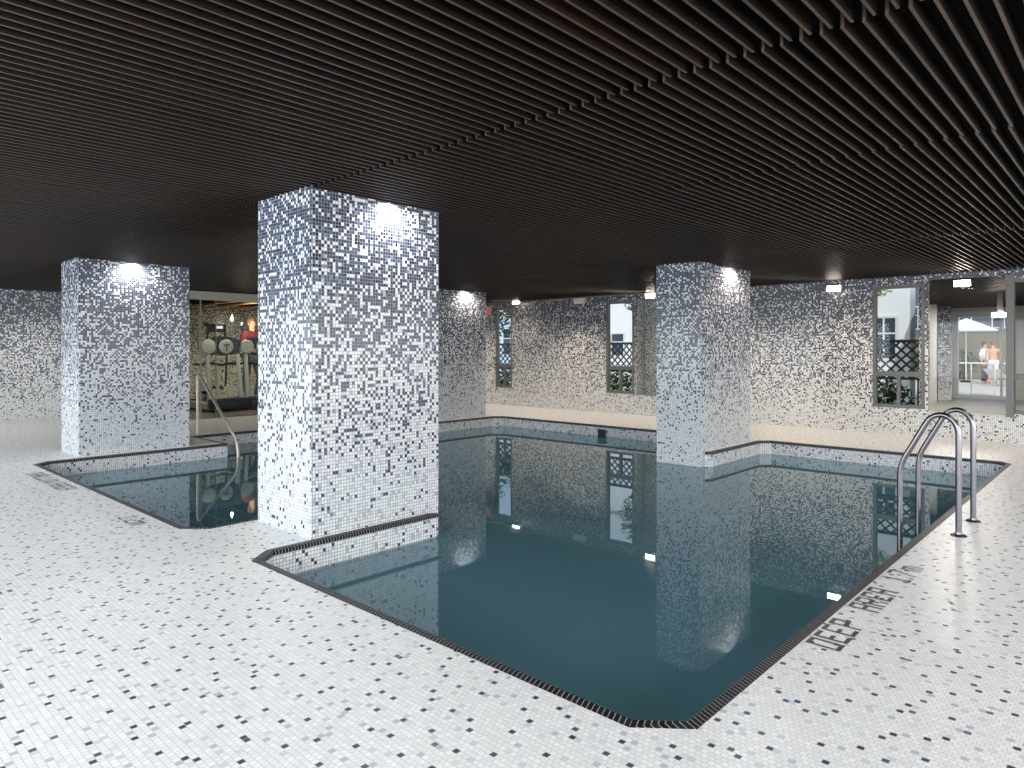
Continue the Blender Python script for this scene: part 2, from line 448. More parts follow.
# left end wall, rear walls
bm = bmesh.new(); box(bm, -3.5, 5.5, 16.6, 16.72, 0, H+.3); struct('wall_left', bm, M_wall)
bm = bmesh.new(); box(bm, 5.44, 5.56, 14.06, 16.6, 0, H+.3); struct('wall_side', bm, M_wall)
wall_x('wall_front', -3.62, -3.5, -3.5, 16.72, 0, H+.3, [(-2.9, 15.6, .35, 2.45)], M_wall)
bm = bmesh.new()
box(bm, -3.62, -2.4, -3.62, -3.5, 0, H+.3); box(bm, 11.0, XW+.12, -3.62, -3.5, 0, H+.3)
box(bm, -2.4, 11.0, -3.62, -3.5, 0, .35); box(bm, -2.4, 11.0, -3.62, -3.5, 2.45, H+.3); struct('wall_right', bm, M_wall)
def ribbon(name, x0, x1, y0, y1, nn):
    bm = bmesh.new(); lx, ly = x1-x0, y1-y0
    for i in range(nn+1):
        a = i/nn
        if lx > ly: box(bm, x0+lx*a-.03, x0+lx*a+.03, y0, y1, .35, 2.45)
        else: box(bm, x0, x1, y0+ly*a-.03, y0+ly*a+.03, .35, 2.45)
    if lx > ly:
        box(bm, x0, x1, y0, y1, .35, .42); box(bm, x0, x1, y0, y1, 2.38, 2.45)
    else:
        box(bm, x0, x1, y0, y1, .35, .42); box(bm, x0, x1, y0, y1, 2.38, 2.45)
    struct(name, bm, M_frame)
ribbon('window_5', -3.60, -3.54, -2.9, 15.6, 12)
ribbon('window_6', -2.4, 11.0, -3.60, -3.54, 9)

# ------------------------------------------------------------------ ceiling
bm = bmesh.new()
seams = [-3.5, 2.70, 4.52, 8.45, 12.62]
pitch, th, hh = 0.075, 0.0125, 0.075
for i in range(4):
    x0, x1 = seams[i]+.002, seams[i+1]-.002
    y = -3.45 + (pitch/2, 0, .012, 0)[i]; zo = (0.004, -.004, -.004, -.002)[i]
    while y < 16.55:
        ym = 13.98 if x1 > 5.5 and y > 13.9 else None
        dz = random.uniform(-.0015, .0015)
        if not (y > 14.0 and i >= 2):
            box(bm, x0, x1 if not (y > 14.0 and i == 1) else x1, y, y+th, H+zo+dz, H+hh+zo)
        y += pitch
# annex continues the same slats
y = 1.32
while y < 4.8:
    xs = 12.80 if y < 2.68 else 12.80+(y-2.68)/.2024
    xe = 23.4 if y > 2.45 else 12.80+(y-1.32)/.1075
    if xe > xs+.1: box(bm, xs, xe, y, y+th, H, H+hh)
    y += pitch
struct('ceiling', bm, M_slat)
bm = bmesh.new(); box(bm, -3.5, 12.63, -3.5, 16.6, H+.16, H+.2); 
AN = [(12.76,1.28), (23.5,2.44), (23.5,4.86), (12.76,2.73)]
def prism(bm, poly, z0, z1):
    lo = [bm.verts.new((x, y, z0)) for x, y in poly]; hi = [bm.verts.new((x, y, z1)) for x, y in poly]
    bm.faces.new(lo[::-1]); bm.faces.new(hi)
    for i in range(len(poly)):
        j = (i+1) % len(poly); bm.faces.new((lo[i], lo[j], hi[j], hi[i]))
prism(bm, AN, H+.16, H+.2)
struct('ceiling_plenum', bm, M_black)
bm = bmesh.new(); box(bm, XW-.26, XW-.14, 5.6, 16.5, H-.025, H-.003); struct('trim_2', bm, M_board)

# ------------------------------------------------------------------ windows of the far wall
def window(name, ya, yb):
    root = bpy.data.objects.new(name, None); C.objects.link(root); root['kind'] = 'structure'; root.location = (XW+.05, ya, 0)
    w = yb-ya; f = .055; zt = 1.0
    bm = bmesh.new()
    box(bm, -.04, .04, 0, f, ZB, ZT); box(bm, -.04, .04, w-f, w, ZB, ZT)
    box(bm, -.04, .04, f, w-f, ZB, ZB+f); box(bm, -.04, .04, f, w-f, ZT-f, ZT); box(bm, -.04, .04, f, w-f, zt-.04, zt+.04)
    box(bm, -.035, .035, w/2-.025, w/2+.025, ZB+f, zt-.04)
    obj('window_frame', bm, M_frame, root)
    bm = bmesh.new(); box(bm, .0, .006, f, w-f, zt+.04, ZT-f); box(bm, .0, .006, f, w/2-.025, ZB+f, zt-.04); box(bm, .0, .006, w/2+.025, w-f, ZB+f, zt-.04)
    obj('pane', bm, M_glass, root)
for i, kx in enumerate('abcd'): window('window_%d' % (i+1), *wins[kx])
# post between annex opening and right window, frame of the opening
bm = bmesh.new(); box(bm, XW-.03, XW+.14, annex[0]-.10, annex[0]-.001, .39, 2.53)
struct('trim_3', bm, M_frame)
bm = bmesh.new(); box(bm, XW-.01, XW+.16, annex[0]+.001, annex[1]-.001, .391, .41); struct('trim_4', bm, M_plain)
bm = bmesh.new(); box(bm, XW+.06, XW+.066, annex[0]+.001, annex[1]-.001, .411, 2.529); struct('window_7', bm, M_glass)

# ------------------------------------------------------------------ annex room behind the opening
def slab(name, pts, z0, z1, mat, th=.06):
    """vertical wall along plan segment"""
    (xa, ya), (xb, yb) = pts; d = Vector((xb-xa, yb-ya)).normalized(); nrm = Vector((-d.y, d.x))*th/2
    bm = bmesh.new(); vs = []
    for z in (z0, z1):
        for (x, y), s_ in (((xa, ya), 1), ((xb, yb), 1), ((xb, yb), -1), ((xa, ya), -1)):
            vs.append(bm.verts.new((x+nrm.x*s_, y+nrm.y*s_, z)))
    for f in ((0,1,2,3), (4,7,6,5), (0,4,5,1), (1,5,6,2), (2,6,7,3), (3,7,4,0)): bm.faces.new([vs[i] for i in f])
    return struct(name, bm, mat)
M_annexfloor = pbr('annex_floor', lin(150,148,142), .35, noise=.08, nscale=2)
bm = bmesh.new(); prism(bm, AN, -.05, 0.0); struct('floor_annex', bm, M_annexfloor)
slab('wall_annex_left', ((12.8,2.72), (23.4,4.87)), 0, H+.1, M_wall)
slab('wall_annex_right', ((12.8,1.30), (23.5,2.45)), 0, H+.1, M_wall)
def at(x, d):                          # plan position for photo column x at depth d
    t = (x-512)/685.2; c, s_ = math.cos(.7476), math.sin(.7476)
    return (d*c+t*d*s_, d*s_-t*d*c)
def pier(name, xa, xb, d, dep, mat):
    a = at(xa, d); b = at(xb, d); a2 = at(xa, d+dep); b2 = at(xb, d+dep)
    bm = bmesh.new(); lo = [bm.verts.new((*p, 0)) for p in (a, b, b2, a2)]; hi = [bm.verts.new((*p, H+.05)) for p in (a, b, b2, a2)]
    bm.faces.new(lo); bm.faces.new(hi[::-1])
    for i in range(4): bm.faces.new((lo[i], hi[i], hi[(i+1) % 4], lo[(i+1) % 4]))
    return struct(name, bm, mat)
pier('wall_annex_pier', 925.5, 937, 18.3, .4, M_plain)
pier('wall_annex_end', 938, 952, 18.9, .3, M_wall)
XA = 23.5
ya, yb = px2(1012, XA), px2(951, XA)
root = bpy.data.objects.new('window_8', None); C.objects.link(root); root['kind'] = 'structure'; root.location = (XA, ya, 0)
w = yb-ya; bm = bmesh.new()
box(bm, -.06, .06, w-.18, w, 0.0, 2.5); box(bm, -.06, .06, 0, .1, 0, 2.5); box(bm, -.06, .06, .1, w-.18, 0, .10); box(bm, -.06, .06, .1, w-.18, 2.34, 2.5)
mp_ = px2(1001.5, XA)-ya; box(bm, -.05, .05, mp_-.03, mp_+.03, .10, 2.34)
obj('window_frame', bm, M_white, root)
bm = bmesh.new(); box(bm, -.004, .004, .1, w-.18, .10, 2.34); obj('pane', bm, M_glass, root)
bm = bmesh.new(); box(bm, XA-.06, XA+.1, 2.3, ya-.001, 0, H+.1); box(bm, XA-.06, XA+.1, yb+.001, 4.9, 0, H+.1); box(bm, XA-.06, XA+.1, ya, yb, 2.501, H+.1)
struct('wall_annex_far', bm, M_plain)

# ------------------------------------------------------------------ wall lights
def wall_light(y, z, label, x=XW, w=.22, h=.10):
    t = thing('wall_light', label, 'wall light', (x, y, z), 0, 'bright flood lights along the far wall')
    bm = bmesh.new(); box(bm, -.02, 0, -.05, .05, -.05, .05, .004); box(bm, -.12, -.02, -.012, .012, -.012, .012); obj('bracket', bm, M_plastic, t)
    bm = bmesh.new(); box(bm, -.19, -.11, -w/2, w/2, -h/2+.012, h/2, .006); obj('housing', bm, M_plastic, t)
    bm = bmesh.new()
    box(bm, -.205, -.191, -w/2+.006, w/2-.006, -h/2+.006, h/2-.006)
    obj('lens', bm, M_lens, t)
    return t
c_, s__ = math.cos(.7476), math.sin(.7476)
def wl(px, py, label, x=XW):
    y = px2(px, x-.16); d = (x-.16)*c_+y*s__
    z = 1.4+(349.75-py)/685.2*d
    wall_light(y, z, label, x); return (x, y, z, d)
L = [wl(517, 302, 'flood light above the narrow window, farthest along the wall'),
     wl(651, 296, 'flood light beside the column that rises from the water'),
     wl(834.5, 288.5, 'flood light alone on the dark mosaic between column and window'),
     wl(962.5, 283.5, 'flood light above the glazed opening near the ladder')]
y = px2(1000, 17.6); d = 17.6*c_+y*s__
t = thing('ceiling_light', 'bright box light under the slats inside the glazed side room', 'ceiling light', (17.6, y, 1.4+(349.75-315)/685.2*d))
bm = bmesh.new(); box(bm, -.06, .06, -.14, .14, -.045, .045, .006); obj('lens', bm, M_lens, t)
bm = bmesh.new(); box(bm, -.02, .02, -.05, .05, .045, H-t.location.z+.01); obj('bracket', bm, M_frame, t)

# emergency light box
yv = px2(579.5, XW-.05); dd = (XW-.05)*c_+yv*s__; zz = 1.4+(349.75-300.5)/685.2*dd
t = thing('emergency_light', 'small white emergency light box high on the mosaic wall', 'emergency light', (XW, yv, zz))
bm = bmesh.new(); box(bm, -.09, 0, -.15, .15, -.075, .065, .02); obj('housing', bm, M_plastic, t)
for sgn in (-1, 1):
    bm = bmesh.new(); Mx = Matrix.Translation((-.085, sgn*.08, -.02)) @ Matrix.Rotation(-PI/2, 4, 'Y'); lathe(bm, [(.035,0), (.04,.02), (.03,.035)], 16, Mx)
    obj('lamp_head', bm, M_white, t, True)
# exit sign half hidden by the far column
M_red = pbr('red_letters', lin(210,40,50), .5, emis=(1,.05,.06,1), es=.6)
yv = px2(485.5, XW-.06); dd = (XW-.06)*c_+yv*s__; zz = 1.4+(349.75-311)/685.2*dd
t = thing('exit_sign', 'small red lettered exit sign beside the far column', 'exit sign', (XW-.03, yv, zz))
bm = bmesh.new(); box(bm, -.02, .03, -.17, .17, -.11, .11, .006); obj('sign_panel', bm, pbr('sign_grey', lin(170,160,158), .5, noise=.05), t)
bm = bmesh.new()
def seg(y0, y1, z0, z1): box(bm, -.026, -.021, y0, y1, z0, z1)
def sl(ya, za, yb, zb, w=.018):
    d = Vector((yb-ya, zb-za)).normalized(); nx, nz = -d.y*w/2, d.x*w/2
    f = [bm.verts.new((-.026, ya+nx, za+nz)), bm.verts.new((-.026, yb+nx, zb+nz)), bm.verts.new((-.026, yb-nx, zb-nz)), bm.verts.new((-.026, ya-nx, za-nz))]
    bm.faces.new(f)
x_ = .14                                             # viewer reads from +y to -y
seg(x_-.016, x_, -.07, .07); seg(x_-.06, x_-.016, .052, .07); seg(x_-.05, x_-.016, -.009, .009); seg(x_-.06, x_-.016, -.07, -.052)
x_ = .06; sl(x_, .07, x_-.06, -.07); sl(x_, -.07, x_-.06, .07)
x_ = -.02; seg(x_-.018, x_, -.07, .07)
x_ = -.06; seg(x_-.08, x_, .052, .07); seg(x_-.049, x_-.031, -.07, .052)
obj('letters', bm, M_red, t)

# ------------------------------------------------------------------ mosaic lettering in the floor
F = {'D': ['1111','1001','1001','1001','1001','1001','1111'], 'E': ['1111','1000','1000','1110','1000','1000','1111'],
     'P': ['1111','1001','1001','1111','1000','1000','1000'], 'A': ['1111','1001','1001','1111','1001','1001','1001'],
     'R': ['1111','1001','1001','1111','1010','1001','1001'], '1': ['010','110','010','010','010','010','111'],
     '7': ['1111','0001','0001','0010','0010','0100','0100'], '.': ['0','0','0','0','0','0','1'], ' ': ['00']*7,
     'm': ['00000','00000','11110','10101','10101','10101','10101'], 'S': ['0111','1000','1000','0110','0001','0001','1110'],
     'H': ['1001','1001','1001','1111','1001','1001','1001'], 'L': ['1000','1000','1000','1000','1000','1000','1111'],
     'O': ['0110','1001','1001','1001','1001','1001','0110'], 'W': ['10001','10001','10001','10101','10101','11011','10001'],
     '2': ['1110','0001','0001','0110','1000','1000','1111']}
def lettering(groups, base, du, dv, cell, label):
    """groups: [(text, start along, gap)], base point, du reading direction, dv up direction"""
    t = thing('floor_lettering', label, 'floor lettering', (*base, 0)); du = Vector((*du, 0)); dv = Vector((*dv, 0)); b0 = Vector((0, 0, .0015))
    for text, st, gap in groups:
        x = st
        for ch in text:
            g = F[ch]; wd = len(g[0]); bm = bmesh.new()
            for r, row in enumerate(g):
                for c, on in enumerate(row):
                    if on == '1':
                        p = b0 + du*(x+c*cell) + dv*((6-r)*cell)
                        eu = cell*(1.0 if c+1 < wd and row[c+1] == '1' else .78); ev = cell*.96
                        bm.faces.new([bm.verts.new(p), bm.verts.new(p+du*eu), bm.verts.new(p+du*eu+dv*ev), bm.verts.new(p+dv*ev)])
            o = obj('letter' if ch.isalpha() else ('decimal_point' if ch == '.' else 'digit'), bm, M_text, t)
            for p in o.data.polygons:
                if p.normal.z < 0: p.flip()
            x += (wd+gap)*cell
    return t
lettering([('DEEP', 0, .75), ('AREA', .63, .9), ('1.7', 1.27, .8), ('m', 1.535, 1)], (3.36, 1.045), (1,0), (0,1), .0225,
          'dark tile letters reading DEEP AREA 1.7 m along the pool edge near the ladder')
lettering([('SHALLOW', 0, 1), ('AREA', .92, 1)], (1.93, 9.28), (0,-1), (1,0), .0235,
          'dark tile letters reading SHALLOW AREA beside the corner of the left pool')
lettering([('1.2', 0, 1), ('m', .25, 1)], (1.94, 6.27), (0,-1), (1,0), .0225,
          'dark tile depth mark 1.2 m beside the left pool')

# ------------------------------------------------------------------ pool ladder
def arc_pts(pts, rad, segs=8):
    """polyline with rounded corners"""
    out = [Vector(pts[0])]
    for i in range(1, len(pts)-1):
        a, b, c = Vector(pts[i-1]), Vector(pts[i]), Vector(pts[i+1])
        d1 = (a-b).normalized(); d2 = (c-b).normalized(); r = rad[i-1]
        p0 = b+d1*r; p2 = b+d2*r
        for k in range(segs+1):
            s_ = k/segs; out.append(p0*(1-s_)**2 + b*2*s_*(1-s_) + p2*s_**2)
    out.append(Vector(pts[-1])); return out
def circ_bend(zc, rr, y0):
    pass
ld = thing('pool_ladder', 'stainless steel pool ladder with two curved handrails at the deep end', 'pool ladder', (6.36, 1.04, 0))
for sx in (-.30, .29):
    # deck post at y=0, semicircle over to y=.2ish, slope down to y=.39
    pts = [Vector((sx, 0, 0.0)), Vector((sx, 0, .45))]
    R_ = .115; cy, cz = R_, .76
    a0, a1 = PI, PI*0.20
    for k in range(13):
        a = a0+(a1-a0)*k/12; pts.append(Vector((sx, cy+R_*math.cos(a), cz+R_*1.25*math.sin(a))))
    last = pts[-1]; knee = Vector((sx, .395, .49))
    pts += arc_pts([last, knee, Vector((sx, .395, -.9))], [.09])[1:]
    bm = bmesh.new(); tube(bm, pts, .0215, 16); r = obj('handrail', bm, M_steel, ld, True)
    bm = bmesh.new(); lathe(bm, [(.056,0.0), (.056,.004), (.046,.013), (.027,.017), (.025,.03)], 24, Matrix.Translation((sx, 0, .0)))
    obj('flange', bm, M_steel, r, True)
for z in (-.32, -.6, -.86):
    bm = bmesh.new(); box(bm, -.30, .29, .36, .44, z-.015, z+.015, .005); obj('tread', bm, M_steel, ld)
# grab rail of the shallow pool
gr = thing('grab_rail', 'slim steel entry handrail sloping down into the shallow pool', 'handrail', (4.72, 11.38, 0))
bm = bmesh.new()
g = arc_pts([(0,0,0), (0,0,1.03), (0.0,-1.42,.02), (0.0,-1.44,-.75)], [.12,.16])
tube(bm, g, .021, 12); r = obj('rail', bm, M_satin, gr, True)
bm = bmesh.new(); lathe(bm, [(.05,0), (.05,.004), (.04,.012), (.024,.016)], 20); obj('flange', bm, M_satin, r, True)

# ------------------------------------------------------------------ gym behind glass
bm = bmesh.new(); box(bm, 5.57, XW, 14.0, 19.2, 0.001, .012); struct('floor_gym', bm, M_lino)
bm = bmesh.new(); box(bm, 5.4, XW+.1, 19.2, 19.3, 0, 2.8); box(bm, 5.44, 5.56, 16.73, 19.2, 0, 2.8); box(bm, XW, XW+.12, 16.601, 19.2, 0, 2.8); struct('wall_gym', bm, M_gym)
bm = bmesh.new(); box(bm, 5.57, XW, 14.02, 19.2, 2.66, 2.7); struct('ceiling_gym', bm, M_black)
bm = bmesh.new(); box(bm, 5.4, XW, 13.97, 14.05, 2.41, 2.58); struct('trim_5', bm, pbr('pale_header', lin(172,172,158), .6, noise=.04))
bm = bmesh.new(); box(bm, 5.57, XW, 14.0, 14.05, 2.58, 2.9); struct('wall_gym_header', bm, M_black)
root = bpy.data.objects.new('window_9', None); C.objects.link(root); root['kind'] = 'structure'; root.location = (0, 14.0, 0)
bm = bmesh.new()
for mx_, wd in ((200.5, .009), (216, .0025), (262, .01)):
    t_ = (mx_-512)/685.2; u_ = 14.0*(c_+s__*t_)/(s__-c_*t_); box(bm, u_-wd, u_+wd, -.02, .02, .01, 2.41)
for u_ in (9.2, 10.9): box(bm, u_-.02, u_+.02, -.02, .02, .01, 2.41)
obj('mullion', bm, pbr('mullion_bronze', lin(150,142,128), .5, .2, noise=.05), root)
bm = bmesh.new(); box(bm, 5.57, XW-.01, -.004, .004, .02, 2.41); obj('pane', bm, glass_mat('gym_glass', (.92,.93,.90,1), .02), root)
M_wood = pbr('warm_wood_beam', lin(200,140,90), .5, noise=.15, nscale=8)
for i, u_ in enumerate((7.15, 7.72, 8.45, 9.2)):
    bm = bmesh.new(); box(bm, u_-.022, u_+.022, 14.15, 19.15, 2.485, 2.52, .004)
    o = obj('ceiling_beam', bm, M_wood); tag(o, 'warm wooden beam under the gym ceiling behind the glass, %s' % ['nearest the left mullion', 'second from the left mullion', 'third from the left mullion', 'farthest right'][i], 'beam', 'wooden beams under the gym ceiling')
# hangers
bm = bmesh.new()
M_silver = pbr('treadmill_silver', lin(190,200,206), .35, .2, noise=.05)
M_navy = pbr('treadmill_navy', lin(34,42,66), .4, noise=.1)
M_pod = pbr('pod_grey', lin(158,168,170), .45, noise=.04)
M_rub = pbr('black_rubber', lin(24,24,26), .6, noise=.1)
def treadmill(x, y, label):
    t = thing('treadmill', label, 'treadmill', (x, y, .012), 0, 'treadmills behind the gym glass')
    bm = bmesh.new(); box(bm, -.43, .43, .0, .30, .06, .30, .05); box(bm, -.38, .38, .25, .45, .06, .24, .04); obj('motor_hood', bm, M_navy, t, True)
    bm = bmesh.new(); box(bm, -.43, -.30, .30, 2.0, .04, .20, .02); obj('side_rail', bm, M_silver, t); bm = bmesh.new(); box(bm, .30, .43, .30, 2.0, .04, .20, .02); obj('side_rail', bm, M_silver, t)
    bm = bmesh.new(); box(bm, -.30, .30, .32, 1.98, .08, .165, .01); obj('running_belt', bm, M_rub, t)
    for sx in (-.36, .36):
        bm = bmesh.new(); box(bm, sx-.05, sx+.05, .05, .12, 0, .06); obj('foot', bm, M_rub, t)
        bm = bmesh.new(); box(bm, sx-.05, sx+.05, 1.8, 1.9, 0, .05); obj('foot', bm, M_rub, t)
    for sx in (-1, 1):
        bm = bmesh.new(); tube(bm, [(sx*.37,.30,.12), (sx*.36,.38,.7), (sx*.35,.46,1.15), (sx*.34,.50,1.36)], [.055,.05,.045,.05], 12)
        obj('upright', bm, M_silver, t, True)
    # console: curved navy shell with arched top
    bm = bmesh.new(); top = []; bot = []
    for k in range(13):
        a = -1+2*k/12; top.append((a*.40, 1.70-.09*a*a)); bot.append((a*.37, 1.27+.10*a*a if abs(a) < .5 else 1.295+.0*a))
    ring = top+bot[::-1]
    fr = [bm.verts.new((x_, .44, z_)) for x_, z_ in ring]; bk = [bm.verts.new((x_, .56, z_-.02)) for x_, z_ in ring]
    bm.faces.new(fr); bm.faces.new(bk[::-1])
    for i in range(len(ring)): bm.faces.new((fr[i], bk[i], bk[(i+1) % len(ring)], fr[(i+1) % len(ring)]))
    obj('console', bm, M_navy, t)
    for k, (px_, r_) in enumerate(((-.34, .165), (.06, .165))):
        bm = bmesh.new(); Mx = Matrix.Translation((px_, .44, 1.46)) @ Matrix.Rotation(PI/2, 4, 'X')
        lathe(bm, [(r_,0), (r_,.02), (r_*.93,.035), (.05,.04)], 28, Mx); p_ = obj('round_cover', bm, M_pod, t, True)
        bm = bmesh.new()
        box(bm, px_-.012, px_+.012, .394, .399, 1.36, 1.54)
        box(bm, px_-.075, px_+.075, .394, .399, 1.49, 1.512); box(bm, px_-.05, px_-.035, .394, .399, 1.45, 1.49); box(bm, px_+.035, px_+.05, .394, .399, 1.45, 1.49)
        if k: obj('emblem', bm, M_navy, p_)
        else: bm.free()
    for sx in (-1, 1):
        bm = bmesh.new(); tube(bm, arc_pts([(sx*.35,.48,1.12), (sx*.40,.62,1.05), (sx*.40,1.1,1.05)], [.06]), .025, 10); obj('handlebar', bm, M_rub, t, True)
    bm = bmesh.new(); tube(bm, [(-.35,.50,1.10), (0,.52,1.04), (.35,.50,1.10)], .03, 10); obj('crossbar', bm, M_rub, t, True)
    return t
treadmill(7.0, 15.05, 'silver and navy treadmill behind the glass, the left one with round grey covers')
treadmill(7.93, 15.12, 'silver treadmill behind the glass under the person in maroon')
# elliptical trainer
ex, ey = at(217, 17.6)
el = thing('elliptical_trainer', 'black elliptical trainer with tall console and swing arms behind the treadmill', 'elliptical trainer', (ex, ey, .012))
bm = bmesh.new(); box(bm, -.3, .3, -.2, -.1, 0, .08, .01); box(bm, -.28, .28, 1.0, 1.1, 0, .08, .01); box(bm, -.06, .06, -.1, 1.0, .03, .1, .01); obj('base', bm, M_rub, el)
bm = bmesh.new(); lathe(bm, [(.28,-.07), (.30,-.04), (.30,.04), (.28,.07)], 28, Matrix.Translation((0,.75,.38)) @ Matrix.Rotation(PI/2, 4, 'Y')); obj('flywheel_cover', bm, M_silver, el, True)
bm = bmesh.new(); tube(bm, [(0,-.05,.08), (0,.0,1.0), (0,.05,1.85)], [.05,.045,.04], 12); obj('mast', bm, M_silver, el, True)
bm = bmesh.new(); box(bm, -.26, .26, .0, .06, 1.84, 2.05, .03); box(bm, -.33, -.2, .0, .05, 1.98, 2.09, .02); obj('console', bm, M_rub, el)
bm = bmesh.new(); box(bm, -.04, .15, -.008, -.001, 1.93, 2.0); obj('screen', bm, pbr('screen_white', lin(220,225,230), .3, emis=(1,1,1,1), es=.6), el)
for sx in (-1, 1):
    bm = bmesh.new(); tube(bm, [(sx*.22,.0,.45), (sx*.24,-.02,1.0), (sx*.26,.0,1.45), (sx*.22,.05,1.85)], [.025,.025,.03,.03], 10); obj('swing_arm', bm, M_rub, el, True)
    bm = bmesh.new(); box(bm, sx*.17-.07, sx*.17+.07, .15, .5, .33+.06*sx, .38+.06*sx, .015); box(bm, sx*.17-.015, sx*.17+.015, 0.0, .75, .30+.06*sx, .33+.06*sx); obj('pedal', bm, M_rub, el)
# pendant bulb
bx_, by_ = at(232, 16.4); zb_ = 1.4+(349.75-319)/685.2*16.4
t = thing('pendant_lamp', 'small bright teardrop pendant bulb hanging in the gym', 'pendant lamp', (bx_, by_, zb_))
bm = bmesh.new(); lathe(bm, [(.008,-.05), (.026,-.038), (.034,-.01), (.028,.02), (.013,.05), (.008,.09)], 16); obj('bulb', bm, pbr('bulb_glow', (1,1,1,1), .5, emis=(1,.95,.88,1), es=30), t, True)
bm = bmesh.new(); tube(bm, [(0,0,.09), (0,0,2.66-zb_)], .006, 8); obj('cord', bm, M_rub, t)

# ------------------------------------------------------------------ people
def skin_mesh(name, verts, edges, mat, parent, root=0, sub=2):
    me = bpy.data.meshes.new(name); me.from_pydata([v[0] for v in verts], edges, []); me.update()
    o = bpy.data.objects.new(name, me); C.objects.link(o); o.parent = parent
    sk = o.modifiers.new('skin', 'SKIN'); sk.use_smooth_shade = True
    if not me.skin_vertices: me.skin_vertices.new()
    for i, v in enumerate(verts):
        r = v[1]; me.skin_vertices[0].data[i].radius = r if isinstance(r, tuple) else (r, r)
        me.skin_vertices[0].data[i].use_root = (i == root)
    s_ = o.modifiers.new('sub', 'SUBSURF'); s_.levels = sub; s_.render_levels = sub
    me.materials.append(mat)
    return o
def person(label, loc, rotz, pose, skin, hair, clothes, scale=1.0):
    """figure 1.75 m tall facing -Y locally; pose gives joint positions"""
    t = thing('person', label, 'person', loc, rotz); t.scale = (scale,)*3
    J = dict(pelvis=(0,0,.95), waist=(0,0,1.10), chest=(0,0,1.30), neck=(0,0,1.47), jaw=(0,-.015,1.56), head=(0,-.01,1.65), crown=(0,0,1.71),
             shL=(.17,0,1.41), elL=(.24,.03,1.13), wrL=(.25,-.05,.89), haL=(.25,-.07,.81), shR=(-.17,0,1.41), elR=(-.24,.03,1.13), wrR=(-.25,-.05,.89), haR=(-.25,-.07,.81),
             hiL=(.09,0,.90), knL=(.10,-.02,.49), anL=(.10,.03,.09), toL=(.11,-.14,.035), hiR=(-.09,0,.90), knR=(-.10,-.02,.49), anR=(-.10,.03,.09), toR=(-.11,-.14,.035))
    J.update(pose)
    Rr = dict(pelvis=(.15,.105), waist=(.135,.095), chest=(.16,.11), neck=.055, jaw=(.06,.07), head=(.078,.09), crown=(.055,.065), shL=.06, shR=.06, elL=.042, elR=.042,
              wrL=.028, wrR=.028, haL=(.038,.018), haR=(.038,.018), hiL=.085, hiR=.085, knL=.058, knR=.058, anL=.04, anR=.04, toL=.032, toR=.032)
    names = list(J); verts = [(J[k], Rr[k]) for k in names]; ix = {k: i for i, k in enumerate(names)}
    E_ = [('pelvis','waist'), ('waist','chest'), ('chest','neck'), ('neck','jaw'), ('jaw','head'), ('head','crown'), ('chest','shL'), ('shL','elL'), ('elL','wrL'), ('wrL','haL'),
          ('chest','shR'), ('shR','elR'), ('elR','wrR'), ('wrR','haR'), ('pelvis','hiL'), ('hiL','knL'), ('knL','anL'), ('anL','toL'), ('pelvis','hiR'), ('hiR','knR'), ('knR','anR'), ('anR','toR')]
    edges = [(ix[a], ix[b]) for a, b in E_]
    for sd in 'LR':                                   # five fingers from the palm
        wr = Vector(J['wr'+sd]); ha = Vector(J['ha'+sd]); d = (ha-wr).normalized(); sgn = 1 if sd == 'L' else -1
        side = d.cross(Vector((sgn, 0, 0))); side = side.normalized() if side.length > .1 else Vector((0,-1,0))
        for k, (off, ln) in enumerate(((-.03,.055), (-.01,.07), (.01,.075), (.03,.065))):
            a = len(verts); verts.append((tuple(ha+d*.035+side*off), .009)); verts.append((tuple(ha+d*(.035+ln*.6)+side*off), .008)); verts.append((tuple(ha+d*(.035+ln)+side*off+Vector((-sgn*.015,0,0))), .007))
            edges += [(ix['ha'+sd], a), (a, a+1), (a+1, a+2)]
        a = len(verts); verts.append((tuple(wr+d*.03+side*.045), .011)); verts.append((tuple(wr+d*.075+side*.065), .009)); edges += [(ix['wr'+sd], a), (a, a+1)]
    skin_mesh('body', verts, edges, skin, t)
    h = Vector(J['head'])
    # face: nose, ears and eyes, hair cap
    bm = bmesh.new()
    bmesh.ops.create_uvsphere(bm, u_segments=20, v_segments=12, radius=1, matrix=Matrix.Translation(h+Vector((0,.018,.03))) @ Matrix.Diagonal((.088,.10,.098,1)))
    for v in list(bm.verts):
        r_ = v.co-h
        if r_.y < -.05 and r_.z < .05: v.co.y = h.y-.03
        if r_.z < -.05: v.co.z = h.z-.05
    obj('hair', bm, hair, t, True)
    for sx in (-1, 1):
        bm = bmesh.new(); bmesh.ops.create_uvsphere(bm, u_segments=10, v_segments=6, radius=.012, matrix=Matrix.Translation(h+Vector((sx*.03,-.085,-.01)))); obj('eye', bm, M_rub, t, True)
    bm = bmesh.new()
    bmesh.ops.create_cone(bm, segments=8, radius1=.014, radius2=.006, depth=.045, cap_ends=True, matrix=Matrix.Translation(h+Vector((0,-.10,-.03))))
    obj('nose', bm, skin, t, True)
    bm = bmesh.new(); box(bm, h.x-.022, h.x+.022, h.y-.094, h.y-.075, h.z-.073, h.z-.065); obj('mouth', bm, pbr('lip_'+str(len(bpy.data.objects)), lin(150,80,75), .6, noise=.05), t)
    for sx in (-1, 1):
        bm = bmesh.new(); bmesh.ops.create_uvsphere(bm, u_segments=8, v_segments=6, radius=1, matrix=Matrix.Translation(h+Vector((sx*.085,.0,-.02))) @ Matrix.Diagonal((.014,.02,.03,1))); obj('ear', bm, skin, t, True)
